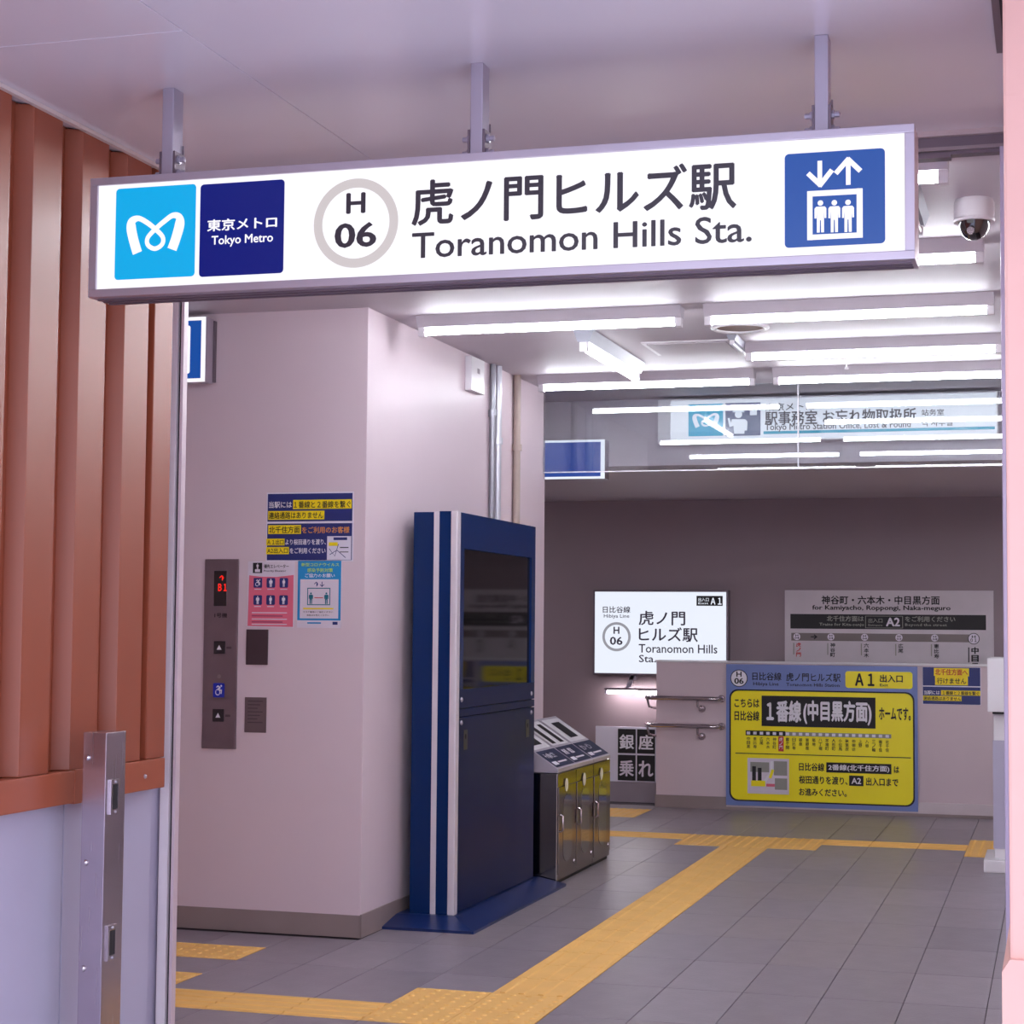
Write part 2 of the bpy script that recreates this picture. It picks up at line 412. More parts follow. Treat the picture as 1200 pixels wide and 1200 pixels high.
struct(MB().box(-2.60, -2.585, -1.5, 5.2, ZC-.012, ZC-.001).build('trim_4', mat('cream_bead', (214, 196, 190), .4)))
# shutter guide rails
def guide(xa, s, nm):
    g = struct(MB().box(xa, xa+.030*s, 5.195, 5.225, 0, 2.66).build(nm, mat('cream_rail', (226, 216, 220), .32), bevel=.002))
    MB().box(xa+.030*s, xa+.041*s, 5.212, 5.225, 0, 2.66).build('slot', M_black, g)
    MB().box(xa+.041*s, xa+.051*s, 5.197, 5.225, 0, 2.66).build('guide_lip', mat('cream_lip', (206, 186, 192), .32), g, bevel=.001)
guide(-2.652, 1, 'trim_5')
struct(MB().box(-.138, -.09, 5.16, 5.26, 0, 2.66).build('trim_6', mat('lilac_rail', (196, 188, 214), .25, .2), bevel=.003))
# salmon column on the right
cp = struct(MB().box(-.0965, 2.2, 3.9, 5.2, 0, 3.1).build('wall_column', M_colpink, bevel=.006))
b = MB(); b.prism([(-.112, 0), (-.112, .655), (-.0965, .68), (2.2, .68), (2.2, 0)], 3.88, 3.9, 'y'); b.box(-.112, -.0965, 3.9, 5.13, 0, .655)
b.build('column_plinth', M_colpink, cp)
tr = MB().box(-.124, -.085, 1.5, 4.448, 2.70, ZC).build('ceiling_track', M_alud)
MB().box(-.107, -.101, 1.5, 4.448, 2.697, 2.703).build('track_slot', M_black, tr)
tag(tr, 'dark metal track running along the canopy ceiling beside the salmon column', 'track')

# ---------------------------------------------------------------- fluorescent fixtures
def batten(x0, x1, y, label):
    t = thing('ceiling_light', label, 'light', (x0, y, ZC), 'fluorescent batten lights in rows on the white ceiling')
    MB().prism([(y, ZC), (y+.11, ZC), (y+.085, ZC-.05), (y+.025, ZC-.05)], x0, x1, 'x').build('housing', M_house, t)
    for xe in (x0, x1-.03):
        MB().box(xe, xe+.03, y+.036, y+.074, ZC-.088, ZC-.048).build('lamp_socket', M_white, t, bevel=.003)
    MB().tube([(x0+.03, y+.055, ZC-.068), (x1-.03, y+.055, ZC-.068)], .0142, 12).build('tube', M_tube, t, smooth=True)
    return t
rowsL = {5.40: 'nearest the entrance', 6.63: 'second from the entrance', 7.75: 'third from the entrance', 8.85: 'fourth from the entrance', 9.76: 'just before the glass screen'}
for y, d in rowsL.items():
    if y != 8.85:
        batten(-2.74, -1.54, y, 'left fluorescent batten light in the row '+d)
    batten(-1.44, -.235 if y > 6 else -.29, y, 'right fluorescent batten light in the row '+d)
for y, d in rowsL.items():  # extra battens out of view, added to brighten the half wall
    if y > 6: batten(-.135, 1.065, y, 'added unseen far right fluorescent batten light behind the column in the row '+d)
for x, d in ((-5.6, 'left'), (.25, 'right')):  # unseen lamps added at both hall ends to light the half wall
    t = thing('added_fill_light', 'added unseen lamp under the lowered back ceiling at the far %s end' % d, 'light', (x, 12.2, 2.315))
    MB().box(x, x+1.2, 12.14, 12.26, 2.285, 2.315).build('housing', M_house, t, bevel=.004)
    MB().box(x+.03, x+1.17, 12.155, 12.245, 2.275, 2.285).build('diffuser', glow('added_fill_diffuser', (248, 248, 255), 38), t)
def lengthwise(x, y0, y1, lit, label, q=1):
    t = thing('ceiling_light', label, 'light', (x, y0, ZC))
    MB().prism([(x-.05*q, ZC), (x+.05*q, ZC), (x+.028*q, ZC-.055*q), (x-.028*q, ZC-.055*q)], y0, y1, 'y').build('housing', mat('silver_housing', (150, 150, 160), .45, .2), t)
    for ye in (y0, y1-.025):
        MB().box(x-.02*q, x+.02*q, ye, ye+.025, ZC-.1*q, ZC-.055*q).build('lamp_socket', M_white, t, bevel=.003)
    MB().tube([(x, y0+.025, ZC-.08*q), (x, y1-.025, ZC-.08*q)], .017*q, 12).build('tube', glow('lengthwise_tube', (248, 250, 255), 9) if lit else M_white, t, smooth=True)
lengthwise(-2.11, 8.32, 9.45, True, 'silver batten light turned lengthwise between the rows, left of the ceiling hatch')
lengthwise(-1.46, 8.60, 9.06, False, 'unlit short silver batten light lengthwise at the right end of the hatch', .5)
lengthwise(-.43, 5.80, 6.25, False, 'unlit short silver batten light beside the right end of the station sign', .7)
# hatch, speaker, camera, hook
h = thing('ceiling_hatch', 'square white access hatch with a thin frame in the ceiling', 'hatch', (-1.7, 8.95, ZC))
MB().box(-1.93, -1.49, 8.74, 9.16, ZC-.006, ZC).build('hatch_frame', M_white, h)
MB().box(-1.905, -1.515, 8.765, 9.135, ZC-.012, ZC-.006).build('hatch_door', M_ceil, h, bevel=.002)
sp = thing('ceiling_speaker', 'round flush ceiling speaker with pale rim behind the third light row', 'speaker', (-1.38, 8.36, ZC))
MB().lathe([(.13, 0), (.135, -.012), (.125, -.02), (.11, -.016), (.108, -.006)], (-1.38, 8.36, ZC), 32).build('rim', M_white, sp, smooth=True)
MB().lathe([(.108, 0), (.106, -.01), (.05, -.013)], (-1.38, 8.36, ZC), 32).build('grille', mat('speaker_grille', (170, 150, 140), .7), sp)
cam_t = thing('dome_camera', 'white dome security camera with smoked dome under the ceiling', 'camera', (-.243, 6.06, ZC))
MB().lathe([(.058, 0), (.063, -.012), (.064, -.05), (.062, -.064)], (-.243, 6.06, ZC), 28).build('camera_housing', M_white, cam_t, smooth=True)
MB().lathe([(.064, -.062), (.066, -.068), (.064, -.074)], (-.243, 6.06, ZC), 28).build('trim_ring', M_white, cam_t)
MB().lathe([(.052, -.07), (.05, -.085), (.045, -.1), (.036, -.115), (.024, -.126), (.008, -.132)], (-.243, 6.06, ZC), 28).build('dome', M_dome, cam_t, smooth=True)
MB().lathe([(.012, 0), (.012, .012)], (-.252, 5.999, ZC-.112), 12, 'y').build('lens', M_steelx, cam_t)
hk = MB().tube([(-1.0, 9.31, ZC), (-1.0, 9.31, ZC-.075)], .004, 6).lathe([(.01, 0), (.012, .004), (.006, .012)], (-1.0, 9.31, ZC-.085), 10).build('ceiling_hook', M_white)
tag(hk, 'thin white hook hanging from the ceiling behind the right lights', 'hook')

# ---------------------------------------------------------------- hanging glass screen
gs = thing('glass_screen', 'frameless hanging glass smoke screen across the hall', 'glass screen', (-1.5, 10.38, 2.235))
for x0, x1 in ((-2.866, -1.388), (-1.380, 1.598)):
    MB().box(x0, x1, 10.376, 10.384, 2.235, ZC-.002).build('glass_pane', M_glass, gs)
MB().box(-2.868, 1.599, 10.374, 10.386, 2.229, 2.2345).build('edge_strip', mat('edge_strip', (240, 238, 246), .3, emit=0), gs)
MB().box(-1.388, -1.380, 10.374, 10.386, 2.235, ZC-.002).build('joint_strip', mat('pale_sealant', (206, 204, 212), .4), gs)

# ---------------------------------------------------------------- main station sign
K = 4.2/4.27
def mx(x): return x*K
def mz(z): return 1.34+(z-1.34)*K
SX0, SX1, SZ0, SZ1 = mx(-2.415), mx(-.303), mz(2.184), mz(2.498)
sg = thing('station_sign', 'long backlit white station name sign hanging at the entrance', 'sign', ((SX0+SX1)/2, 4.26, SZ0))
b = MB()
b.box(SX0, SX1, 4.2, 4.325, SZ1-.02, SZ1).box(SX0, SX1, 4.2, 4.325, SZ0, SZ0+.02).box(SX0, SX0+.022, 4.2, 4.325, SZ0+.02, SZ1-.02).box(SX1-.022, SX1, 4.2, 4.325, SZ0+.02, SZ1-.02)
b.build('sign_frame', M_alu, sg, bevel=.002)
b = MB()
for y in (4.232, 4.262, 4.292): b.box(SX0+.01, SX1-.01, y, y+.010, SZ0-.004, SZ0)
b.build('bottom_rail', M_alud, sg)
MB().box(SX0+.02, SX1-.02, 4.206, 4.32, SZ0+.018, SZ1-.018).build('light_panel', M_face, sg)
def rc(x0, z1, x1, z0): return None
W_, H_ = SX1-SX0, SZ1-SZ0
cv = Canvas((SX0, 4.206, SZ1), (W_, 0, 0), (0, 0, -H_), (0, -1, 0), True)
def uu(x): return (mx(x)-SX0)/W_
def vv(z): return (SZ1-mz(z))/H_
cv.rect(uu(-2.342), vv(2.467), uu(-2.113), vv(2.227), M_cyanL, 1, 'cyan_panel', .01)
metro_mark(cv, uu(-2.342), vv(2.467), uu(-2.113), vv(2.227), M_face, 2)
cv.rect(uu(-2.101), vv(2.464), uu(-1.867), vv(2.224), M_navyL, 1, 'navy_panel', .01)
def sub(x0, z1, x1, z0, a, b_, c, d):   # fractions inside a rect -> canvas
    U0, U1, V0, V1 = uu(x0), uu(x1), vv(z1), vv(z0)
    return U0+a*(U1-U0), V0+b_*(V1-V0), U0+c*(U1-U0), V0+d*(V1-V0)
cv.text('東京メトロ', *sub(-2.101, 2.464, -1.867, 2.224, .09, .385, .92, .515), M_face, 2, .03, 'white_lettering')
cv.text('Tokyo Metro', *sub(-2.101, 2.464, -1.867, 2.224, .145, .565, .875, .69), M_face, 2, .02, 'white_lettering')
cv.ring(uu(-1.673), vv(2.341), .113*K, .023, M_greyL, 1, 'line_ring', 64)
cv.text('H', uu(-1.699), vv(2.418), uu(-1.647), vv(2.365), M_inkL, 2, .03)
cv.text('06', uu(-1.729), vv(2.342), uu(-1.617), vv(2.279), M_inkL, 2, .03)
cv.text('虎ノ門ヒルズ駅', uu(-1.525), vv(2.440), uu(-.714), vv(2.324), M_inkL, 2, .022)
cv.text('Toranomon Hills Sta.', uu(-1.523), vv(2.308), uu(-.678), vv(2.243), M_inkL, 2, .012)
EX0, EX1, EZ0, EZ1 = -.601, -.370, 2.224, 2.446
cv.rect(uu(EX0), vv(EZ1), uu(EX1), vv(EZ0), M_blueL, 1, 'blue_panel', .01)
def ep(x, y): return (uu(EX0+(x-360)/353*(EX1-EX0)), vv(EZ1-(y+(x-360)*.034-512)/356*(EZ1-EZ0)))
def seg(a, b_, wd): cv.stroke([ep(*a), ep(*b_)], wd, M_face, 2, 'elevator_pictogram')
seg((485, 541), (485, 632), .0105); seg((443, 587), (489, 635), .0115); seg((483, 637), (528, 577), .0115)
seg((585, 541), (585, 635), .0105); seg((541, 591), (588, 535), .0115); seg((582, 536), (628, 584), .0115)
for (x0, y0, x1, y1) in ((440, 655, 635, 676), (440, 820, 635, 840), (440, 655, 459, 840), (614, 649, 635, 834)):
    cv.poly([ep(x0, y0), ep(x1, y0-6 if x1-x0 > 50 else y0), ep(x1, y1-6 if x1-x0 > 50 else y1), ep(x0, y1)], M_face, 2, 'elevator_pictogram')
for cx in (487, 536, 584):
    u, v0 = ep(cx, 690); v1 = ep(cx, 812)[1]; cv.person(u, v0, v1, .027, M_face, 3)
cv.flush(sg)
# hanger posts
def hanger(x, label):
    t = thing('sign_hanger', label, 'bracket', (x, 4.28, mz(2.498)), 'square steel hangers carrying the station sign')
    MB().box(x-.016, x+.016, 4.262, 4.318, SZ1, ZC).build('post', M_zinc, t, bevel=.003)
    for s in (-1, 1):
        MB().box(x+s*.0165, x+s*.022, 4.262, 4.316, SZ1, SZ1+.075).build('side_plate', M_alud, t)
        MB().prism([(4.314, SZ1), (4.365, SZ1), (4.33, SZ1+.02), (4.314, SZ1+.1)], x+s*.017, x+s*.021, 'x').build('gusset', M_alud, t)
        for z in (.02, .055):
            MB().lathe([(.011, 0), (.011, .006), (.007, .007), (.007, .018), (.003, .02)] if s > 0 else [(.011, 0), (.011, -.006), (.007, -.007), (.007, -.018), (.003, -.02)],
                       (x+s*.022, 4.282, SZ1+z), 8, 'x').build('bolt', M_zinc, t)
    return t
hanger(-2.191, 'steel hanger post above the cyan end of the station sign')
hanger(-1.355, 'steel hanger post above the middle of the station sign')
hanger(-.514, 'steel hanger post above the elevator symbol end of the sign')

# ---------------------------------------------------------------- flood barrier post at left
t = thing('barrier_post', 'stainless steel barrier post with latch slots by the outer wall', 'post', (-2.485, 4.54, 0))
MB().box(-2.52, -2.45, 4.484, 4.593, 0, 1.043).build('post_body', M_steel, t, bevel=.0025)
for z in (.99, .71, .43):
    MB().lathe([(.0085, 0), (.0075, -.004), (.003, -.007)], (-2.505, 4.484, z-.015), 12, 'y').build('dome_rivet', M_steelx, t, smooth=True)
for z in (.869, .480):
    l = MB(); y0, y1, z0, z1 = 4.505, 4.553, z-.047, z+.047
    l.box(-2.45, -2.444, y0, y0+.009, z0, z1).box(-2.45, -2.444, y1-.009, y1, z0, z1).box(-2.45, -2.444, y0+.009, y1-.009, z0, z0+.014).box(-2.45, -2.444, y0+.009, y1-.009, z1-.014, z1)
    lp = l.build('latch_plate', M_steelx, t, bevel=.001)
    MB().box(-2.4498, -2.448, y0+.009, y1-.009, z0+.014, z1-.014).build('latch_slot', M_black, lp)
    for zz in (z0+.007, z1-.007):
        MB().lathe([(.004, 0), (.003, .003)], (-2.444, (y0+y1)/2, zz), 8, 'x').build('screw', M_alu, lp)

# ---------------------------------------------------------------- elevator wall fittings
Y = YW
p = thing('call_panel', 'tall stainless elevator call panel with red floor display', 'elevator panel', (-3.544, Y-.01, .79))
MB().box(-3.624, -3.463, Y-.012, Y, .787, 1.622).build('face_plate', brushed('call_panel_steel', (150, 136, 142), .38), p, bevel=.003)
MB().box(-3.577, -3.517, Y-.014, Y-.011, 1.415, 1.57).build('display', mat('display_black', (14, 8, 10), .1, coat=1), p)
cv = Canvas((-3.624, Y-.0145, 1.622), (.161, 0, 0), (0, 0, -.835), (0, -1, 0))
M_redL = glow('red_led', (255, 40, 30), 1.1); M_blL = mat('wheelchair_blue', (20, 40, 170), .4, var=0)
cv.text('↑', .45, .085, .60, .115, M_redL, 1, .03, 'led_digit'); cv.text('Ｂ１', .42, .13, .68, .17, M_redL, 1, .04, 'led_digit')
cv2 = Canvas((-3.624, Y-.0122, 1.622), (.161, 0, 0), (0, 0, -.835), (0, -1, 0))
cv2.text('1号機', .32, .285, .70, .31, M_ink, 1, .02)
for v in (.463, .823):
    pass
cv2.disc(.49, .62, .009, mat('keyhole', (170, 158, 160), .3, .8), 1, 'key_switch')
cv2.rect(.33, .658, .65, .727, M_inkw, 1, 'wheelchair_sticker')
cv2.text('♿', .32, .655, .66, .73, M_blL, 2, 0)
for zc in (1.235, .84+.098):
    pass
cv.flush(p); cv2.flush(p)
for zc in (1.232, .934):
    bt = MB().box(-3.572, -3.518, Y-.017, Y-.012, zc-.028, zc+.028).build('call_button', mat('button_black', (40, 32, 36), .3), p, bevel=.003)
    c3 = Canvas((-3.572, Y-.0172, zc+.028), (.054, 0, 0), (0, 0, -.056), (0, -1, 0)); c3.poly([(.5, .3), (.72, .68), (.28, .68)], M_inkw, 1, 'arrow_mark'); c3.flush(bt)
    MB().box(-3.512, -3.488, Y-.0135, Y-.012, zc-.006, zc+.004).build('braille_strip', mat('dim_steel', (110, 98, 104), .4, .6), p)
pl = MB().box(-3.421, -3.318, Y-.008, Y, 1.158, 1.313).build('blank_plate', mat('dark_steel_plate', (98, 84, 88), .3, .8), bevel=.002)
tag(pl, 'plain dark steel cover plate below the pink notice', 'plate')
pl = thing('inscribed_plate', 'small engraved steel plate beside the lower call button', 'plate', (-3.37, Y, .86))
MB().box(-3.423, -3.321, Y-.006, Y, .862, 1.016).build('plate', mat('engraved_plate', (128, 112, 114), .35, .7), pl, bevel=.002)
cv = Canvas((-3.423, Y-.0065, 1.016), (.102, 0, 0), (0, 0, -.154), (0, -1, 0))
for i in range(7): cv.rect(.15, .1+.1*i, .85-(i % 3)*.12, .125+.1*i, mat('engraving', (84, 72, 76), .6), 1, 'engraved_line')
cv.flush(pl)
# navy and yellow notice
def paper(name, label, x0, x1, z0, z1, y, m, cat='notice', group=None, split=True):
    t = thing(name, label, cat, ((x0+x1)/2, y, z0), group)
    MB().box(x0, x1, y-.0025, y-.0006, z0, z1).build('sheet', m, t)
    return t, Canvas((x0, y-.0026, z1), (x1-x0, 0, 0), (0, 0, z0-z1), (0, -1, 0), split)
M_border = mat('white_paper', (226, 222, 236), .5, var=.01)
t, cv = paper('notice', 'navy notice with yellow highlighted text lines above two smaller notices', -3.335, -2.926, 1.612, 1.914, Y, M_border)
def q(x, y): return ((x-498)/612, (y-105)/458)
def R(cv, q, x0, y0, x1, y1, m, k=1): a = q(x0, y0); b = q(x1, y1); cv.rect(a[0], a[1], b[0], b[1], m, k)
def T(cv, q, s, x0, y0, x1, y1, m, k=3, bold=.02, res=2): a = q(x0, y0); b = q(x1, y1); cv.text(s, a[0], a[1], b[0], b[1], m, k, bold, 'lettering', res)
M_org = mat('orange_print', (226, 150, 70), .5); M_dk = mat('dark_olive_print', (50, 46, 24), .5)
R(cv, q, 505, 113, 1103, 298, M_navy); R(cv, q, 505, 312, 1103, 556, M_navy)
R(cv, q, 686, 155, 1098, 216, M_yel, 2); R(cv, q, 510, 228, 908, 286, M_yel, 2); R(cv, q, 512, 322, 745, 381, M_yel, 2)
R(cv, q, 500, 412, 630, 457, M_yel, 2); R(cv, q, 500, 468, 662, 516, M_yel, 2); R(cv, q, 930, 398, 1098, 554, M_border, 2)
T(cv, q, '当駅には', 515, 164, 678, 208, M_inkw); T(cv, q, '１番線と２番線を繋ぐ', 692, 164, 1092, 210, M_dk)
T(cv, q, '連絡通路はありません', 515, 235, 900, 280, M_dk); T(cv, q, '北千住方面', 518, 330, 738, 376, M_dk)
T(cv, q, 'をご利用のお客様', 752, 334, 1085, 378, M_org); T(cv, q, 'Ａ１出口', 508, 418, 624, 452, M_dk); T(cv, q, 'より桜田通りを渡り、', 636, 416, 922, 454, M_inkw)
T(cv, q, 'A2出入口', 508, 474, 655, 510, M_dk); T(cv, q, 'をご利用ください', 668, 474, 920, 512, M_inkw)
R(cv, q, 975, 406, 1070, 424, M_navy, 3); R(cv, q, 942, 438, 1005, 462, M_yel, 3)
cv.stroke([q(945, 480), q(985, 530), q(1010, 450)], .003, M_navy, 3); cv.stroke([q(950, 520), q(1000, 490), q(1060, 540)], .003, M_navy, 3)
R(cv, q, 1020, 470, 1080, 476, M_ink, 3); R(cv, q, 1020, 500, 1080, 505, M_ink, 3)
cv.flush(t)
# pink notice
M_pk = mat('pink_print', (226, 108, 132), .5); M_cy = mat('sky_blue_print', (30, 140, 200), .5); M_wb = mat('off_white_print', (224, 214, 226), .5); M_ppl = mat('mauve_print', (150, 60, 96), .5)
t, cv = paper('notice', 'pink notice with six blue pictograms right of the call panel', -3.420, -3.198, 1.322, 1.612, Y, M_wb)
q = lambda x, y: ((x-362)/325, (y-585)/460)
cv.poly([q(372, 682), q(450, 692), q(560, 694), q(682, 680), q(682, 1040), q(366, 1036)], M_pk, 1)
R(cv, q, 397, 595, 462, 667, M_ink, 1); R(cv, q, 412, 640, 448, 660, M_wb, 2); cv.person(q(430, 0)[0], q(0, 600)[1], q(0, 640)[1], .011, M_wb, 2)
T(cv, q, '優先エレベーター', 475, 606, 648, 634, M_ink, res=1); T(cv, q, 'Priority Elevator', 475, 645, 630, 662, M_ink, res=1)
for r_, yy in enumerate((735, 855)):
    for c_, xx in enumerate((435, 525, 615)):
        a, b_ = q(xx-30, yy-34), q(xx+30, yy+34); cv.rect(a[0], a[1], b_[0], b_[1], M_inkw if r_+c_ == 0 else M_navy, 2, 'printed_field', .006)
        if r_ == 0 and c_ == 0: T(cv, q, '♿', xx-30, yy-34, xx+30, yy+34, M_navy, 3, 0)
        else: cv.person(q(xx, 0)[0], q(0, yy-28)[1], q(0, yy+28)[1], .013+.003*((r_+c_) % 2), M_inkw, 3)
        R(cv, q, xx-24, yy+42, xx+24, yy+48, M_wb, 2)
for i, yy in enumerate((940, 962, 984, 1004, 1020)):
    R(cv, q, 395, yy, 640-(i % 2)*30, yy+7, (M_wb, M_ppl)[i % 2], 2)
cv.flush(t)
# blue notice
t, cv = paper('notice', 'blue bordered notice with two standing figures, right of the pink notice', -3.183, -2.977, 1.322, 1.615, Y, M_wb)
q = lambda x, y: ((x-712)/305, (y-588)/458)
M_lime = mat('lime_print', (190, 226, 90), .5); M_teal = mat('teal_print', (20, 110, 130), .5); M_rd = mat('red_print', (200, 60, 60), .5)
R(cv, q, 714, 590, 1014, 995, M_cy, 1); R(cv, q, 732, 716, 998, 982, M_wb, 2)
T(cv, q, '新型コロナウイルス', 738, 604, 1000, 628, M_lime, res=1); T(cv, q, '感染予防対策', 780, 640, 958, 668, M_lime, res=1); T(cv, q, 'ご協力のお願い', 765, 676, 972, 704, M_inkw, res=1)
T(cv, q, '↑↓', 828, 732, 900, 768, M_navy)
for a in ((782, 774, 942, 780), (782, 886, 942, 892), (782, 774, 788, 892), (936, 774, 942, 892)): R(cv, q, *a, M_teal, 3)
for xx in (808, 915): cv.person(q(xx, 0)[0], q(0, 805)[1], q(0, 884)[1], .02, M_teal, 3)
R(cv, q, 832, 838, 892, 844, M_rd, 3); R(cv, q, 755, 910, 965, 920, M_yel, 3)
T(cv, q, 'マスク着用にご協力ください', 755, 932, 962, 944, M_ink, res=1); T(cv, q, '会話はお控えください', 780, 954, 935, 966, M_ink, res=1)
R(cv, q, 785, 1008, 880, 1018, M_cy, 3); R(cv, q, 960, 1004, 995, 1024, M_navy, 3); cv.flush(t)
# small projecting elevator sign, left
t = thing('elevator_sign', 'small backlit blue sign box at the top of the elevator wall', 'sign', (-3.75, 7.38, 2.38))
MB().box(-4.05, -3.597, 7.40, 7.475, 2.402, 2.692).build('sign_box', M_alu, t, bevel=.004)
MB().box(-4.03, -3.592, 7.475, 7.50, 2.41, 2.685).build('mounting_plate', M_alud, t)
cv = Canvas((-4.05, 7.3995, 2.692), (.453, 0, 0), (0, 0, -.29), (0, -1, 0)); cv.step = .002
cv.rect(0, 0, 1, 1, M_face, 1, 'light_face'); cv.rect(.03, .055, .955, .945, M_blueL, 2, 'blue_panel')
cv.rect(.1, .13, .84, .87, M_face, 3, 'white_panel', .01); cv.flush(t)

# ---------------------------------------------------------------- side wall fittings
t = thing('junction_box', 'small white rectangular box high on the side wall by the conduits', 'box', (XW+.02, 8.98, 2.53))
MB().box(XW, XW+.035, 8.88, 9.10, 2.53, 2.705).build('cover', M_white, t, bevel=.004)
cv = Canvas((XW+.0355, 8.88, 2.705), (0, .22, 0), (0, 0, -.175), (1, 0, 0)); cv.rect(.42, .3, .62, .45, M_greyL if 0 else mat('faint_mark', (160, 152, 160), .6), 1, 'maker_plate'); cv.flush(t)
def conduit(y, r, m, z0, label, joint=None):
    t = thing('conduit_pipe', label, 'pipe', (XW+r+.004, y, z0))
    MB().tube([(XW+r+.003, y, z0), (XW+r+.003, y, ZC)], r, 10).build('pipe', m, t, smooth=True)
    for z in ([joint] if joint else [2.3]):
        MB().lathe([(r+.007, 0), (r+.007, .035)], (XW+r+.004, y, z), 12).build('coupling', m, t)
conduit(9.30, .016, mat('grey_conduit', (150, 150, 158), .3, .6), .1, 'grey conduit pipe nearest the junction box', 2.44)
conduit(9.385, .020, mat('pale_conduit', (206, 206, 214), .3, .5), .1, 'pale silver conduit pipe, middle one of the three')
conduit(9.75, .020, M_beige, .1, 'beige conduit pipe standing apart toward the glass screen')

# ---------------------------------------------------------------- information kiosk
t = thing('information_kiosk', 'tall navy blue information kiosk with dark screen against the side wall', 'kiosk', (-2.7, 8.62, 0))
KY0, KY1, KX0, KX1, KZ0, KZ1 = 7.97, 9.28, -2.815, -2.604, .04, 1.853
MB().box(KX0, KX1-.014, KY0, KY1, KZ0, KZ1).build('cabinet', M_blue, t, bevel=.004)
# face frame with openings
xf0, xf1 = KX1-.014, KX1
b = MB()
b.box(xf0, xf1, KY0+.04, KY1, 1.69, KZ1).box(xf0, xf1, KY0+.04, 8.072, 1.045, 1.69).box(xf0, xf1, 9.21, KY1, 1.045, 1.69)
b.build('face_frame', M_blue, t)
MB().box(xf0, xf1, KY0+.04, KY1, .962, 1.045).build('upper_band', M_bludk, t, bevel=.001)
MB().box(xf0, xf1, KY0+.04, KY1, .923, .957).build('lower_band', M_bludk, t, bevel=.001)
dr = MB().box(xf0, xf1, KY0+.04, KY1, KZ0+.005, .918).build('door', M_bludk, t, bevel=.001)
for y in (8.115, 9.15):
    MB().lathe([(.012, 0), (.012, .002), (.004, .003)], (xf1, y, .83), 14, 'x').build('lock', M_black, dr)
    MB().box(xf1, xf1+.0015, y-.03, y+.03, .77, .86).build('handle_recess', mat('recess_black', (14, 16, 26), .3), dr, bevel=.0006)
MB().box(xf0-.002, xf0+.003, 8.07, 9.212, 1.043, 1.692).build('screen', M_screen, t)
for y, z in ((8.05, 1.0), (9.22, .99), (8.05, .895), (9.22, .893)):
    MB().lathe([(.012, 0), (.011, .004), (.004, .007)], (xf1, y, z), 10, 'x').build('bolt', M_alu, t, smooth=True)
M_strip = mat('brushed_edge_strip', (214, 206, 212), .4, .25)
MB().box(KX1-.03, KX1+.003, KY0-.008, KY0+.042, KZ0, KZ1+.004).build('corner_strip', M_strip, t, bevel=.006)
MB().box(-2.716, -2.690, KY0-.006, KY0, KZ0, KZ1+.003).build('end_strip', M_strip, t, bevel=.002)
MB().box(-2.690, KX1-.03, KY0-.003, KY0, KZ0, KZ1+.003).build('end_panel', M_blue, t)
b = MB()
x0, x1, y0, y1 = -2.868, -2.44, 7.745, 9.33
X0, X1, Y0, Y1 = -2.862, -2.585, 7.93, 9.325
b.add([(x0, y0, 0), (x1, y0, 0), (x1, y1, 0), (x0, y1, 0), (x0, y0, .012), (x1, y0, .012), (x1, y1, .012), (x0, y1, .012), (X0, Y0, .042), (X1, Y0, .042), (X1, Y1, .042), (X0, Y1, .042)],
      [(3, 2, 1, 0), (0, 1, 5, 4), (1, 2, 6, 5), (2, 3, 7, 6), (3, 0, 4, 7), (4, 5, 9, 8), (5, 6, 10, 9), (6, 7, 11, 10), (7, 4, 8, 11), (8, 9, 10, 11)])
b.build('plinth', M_bluep, t)

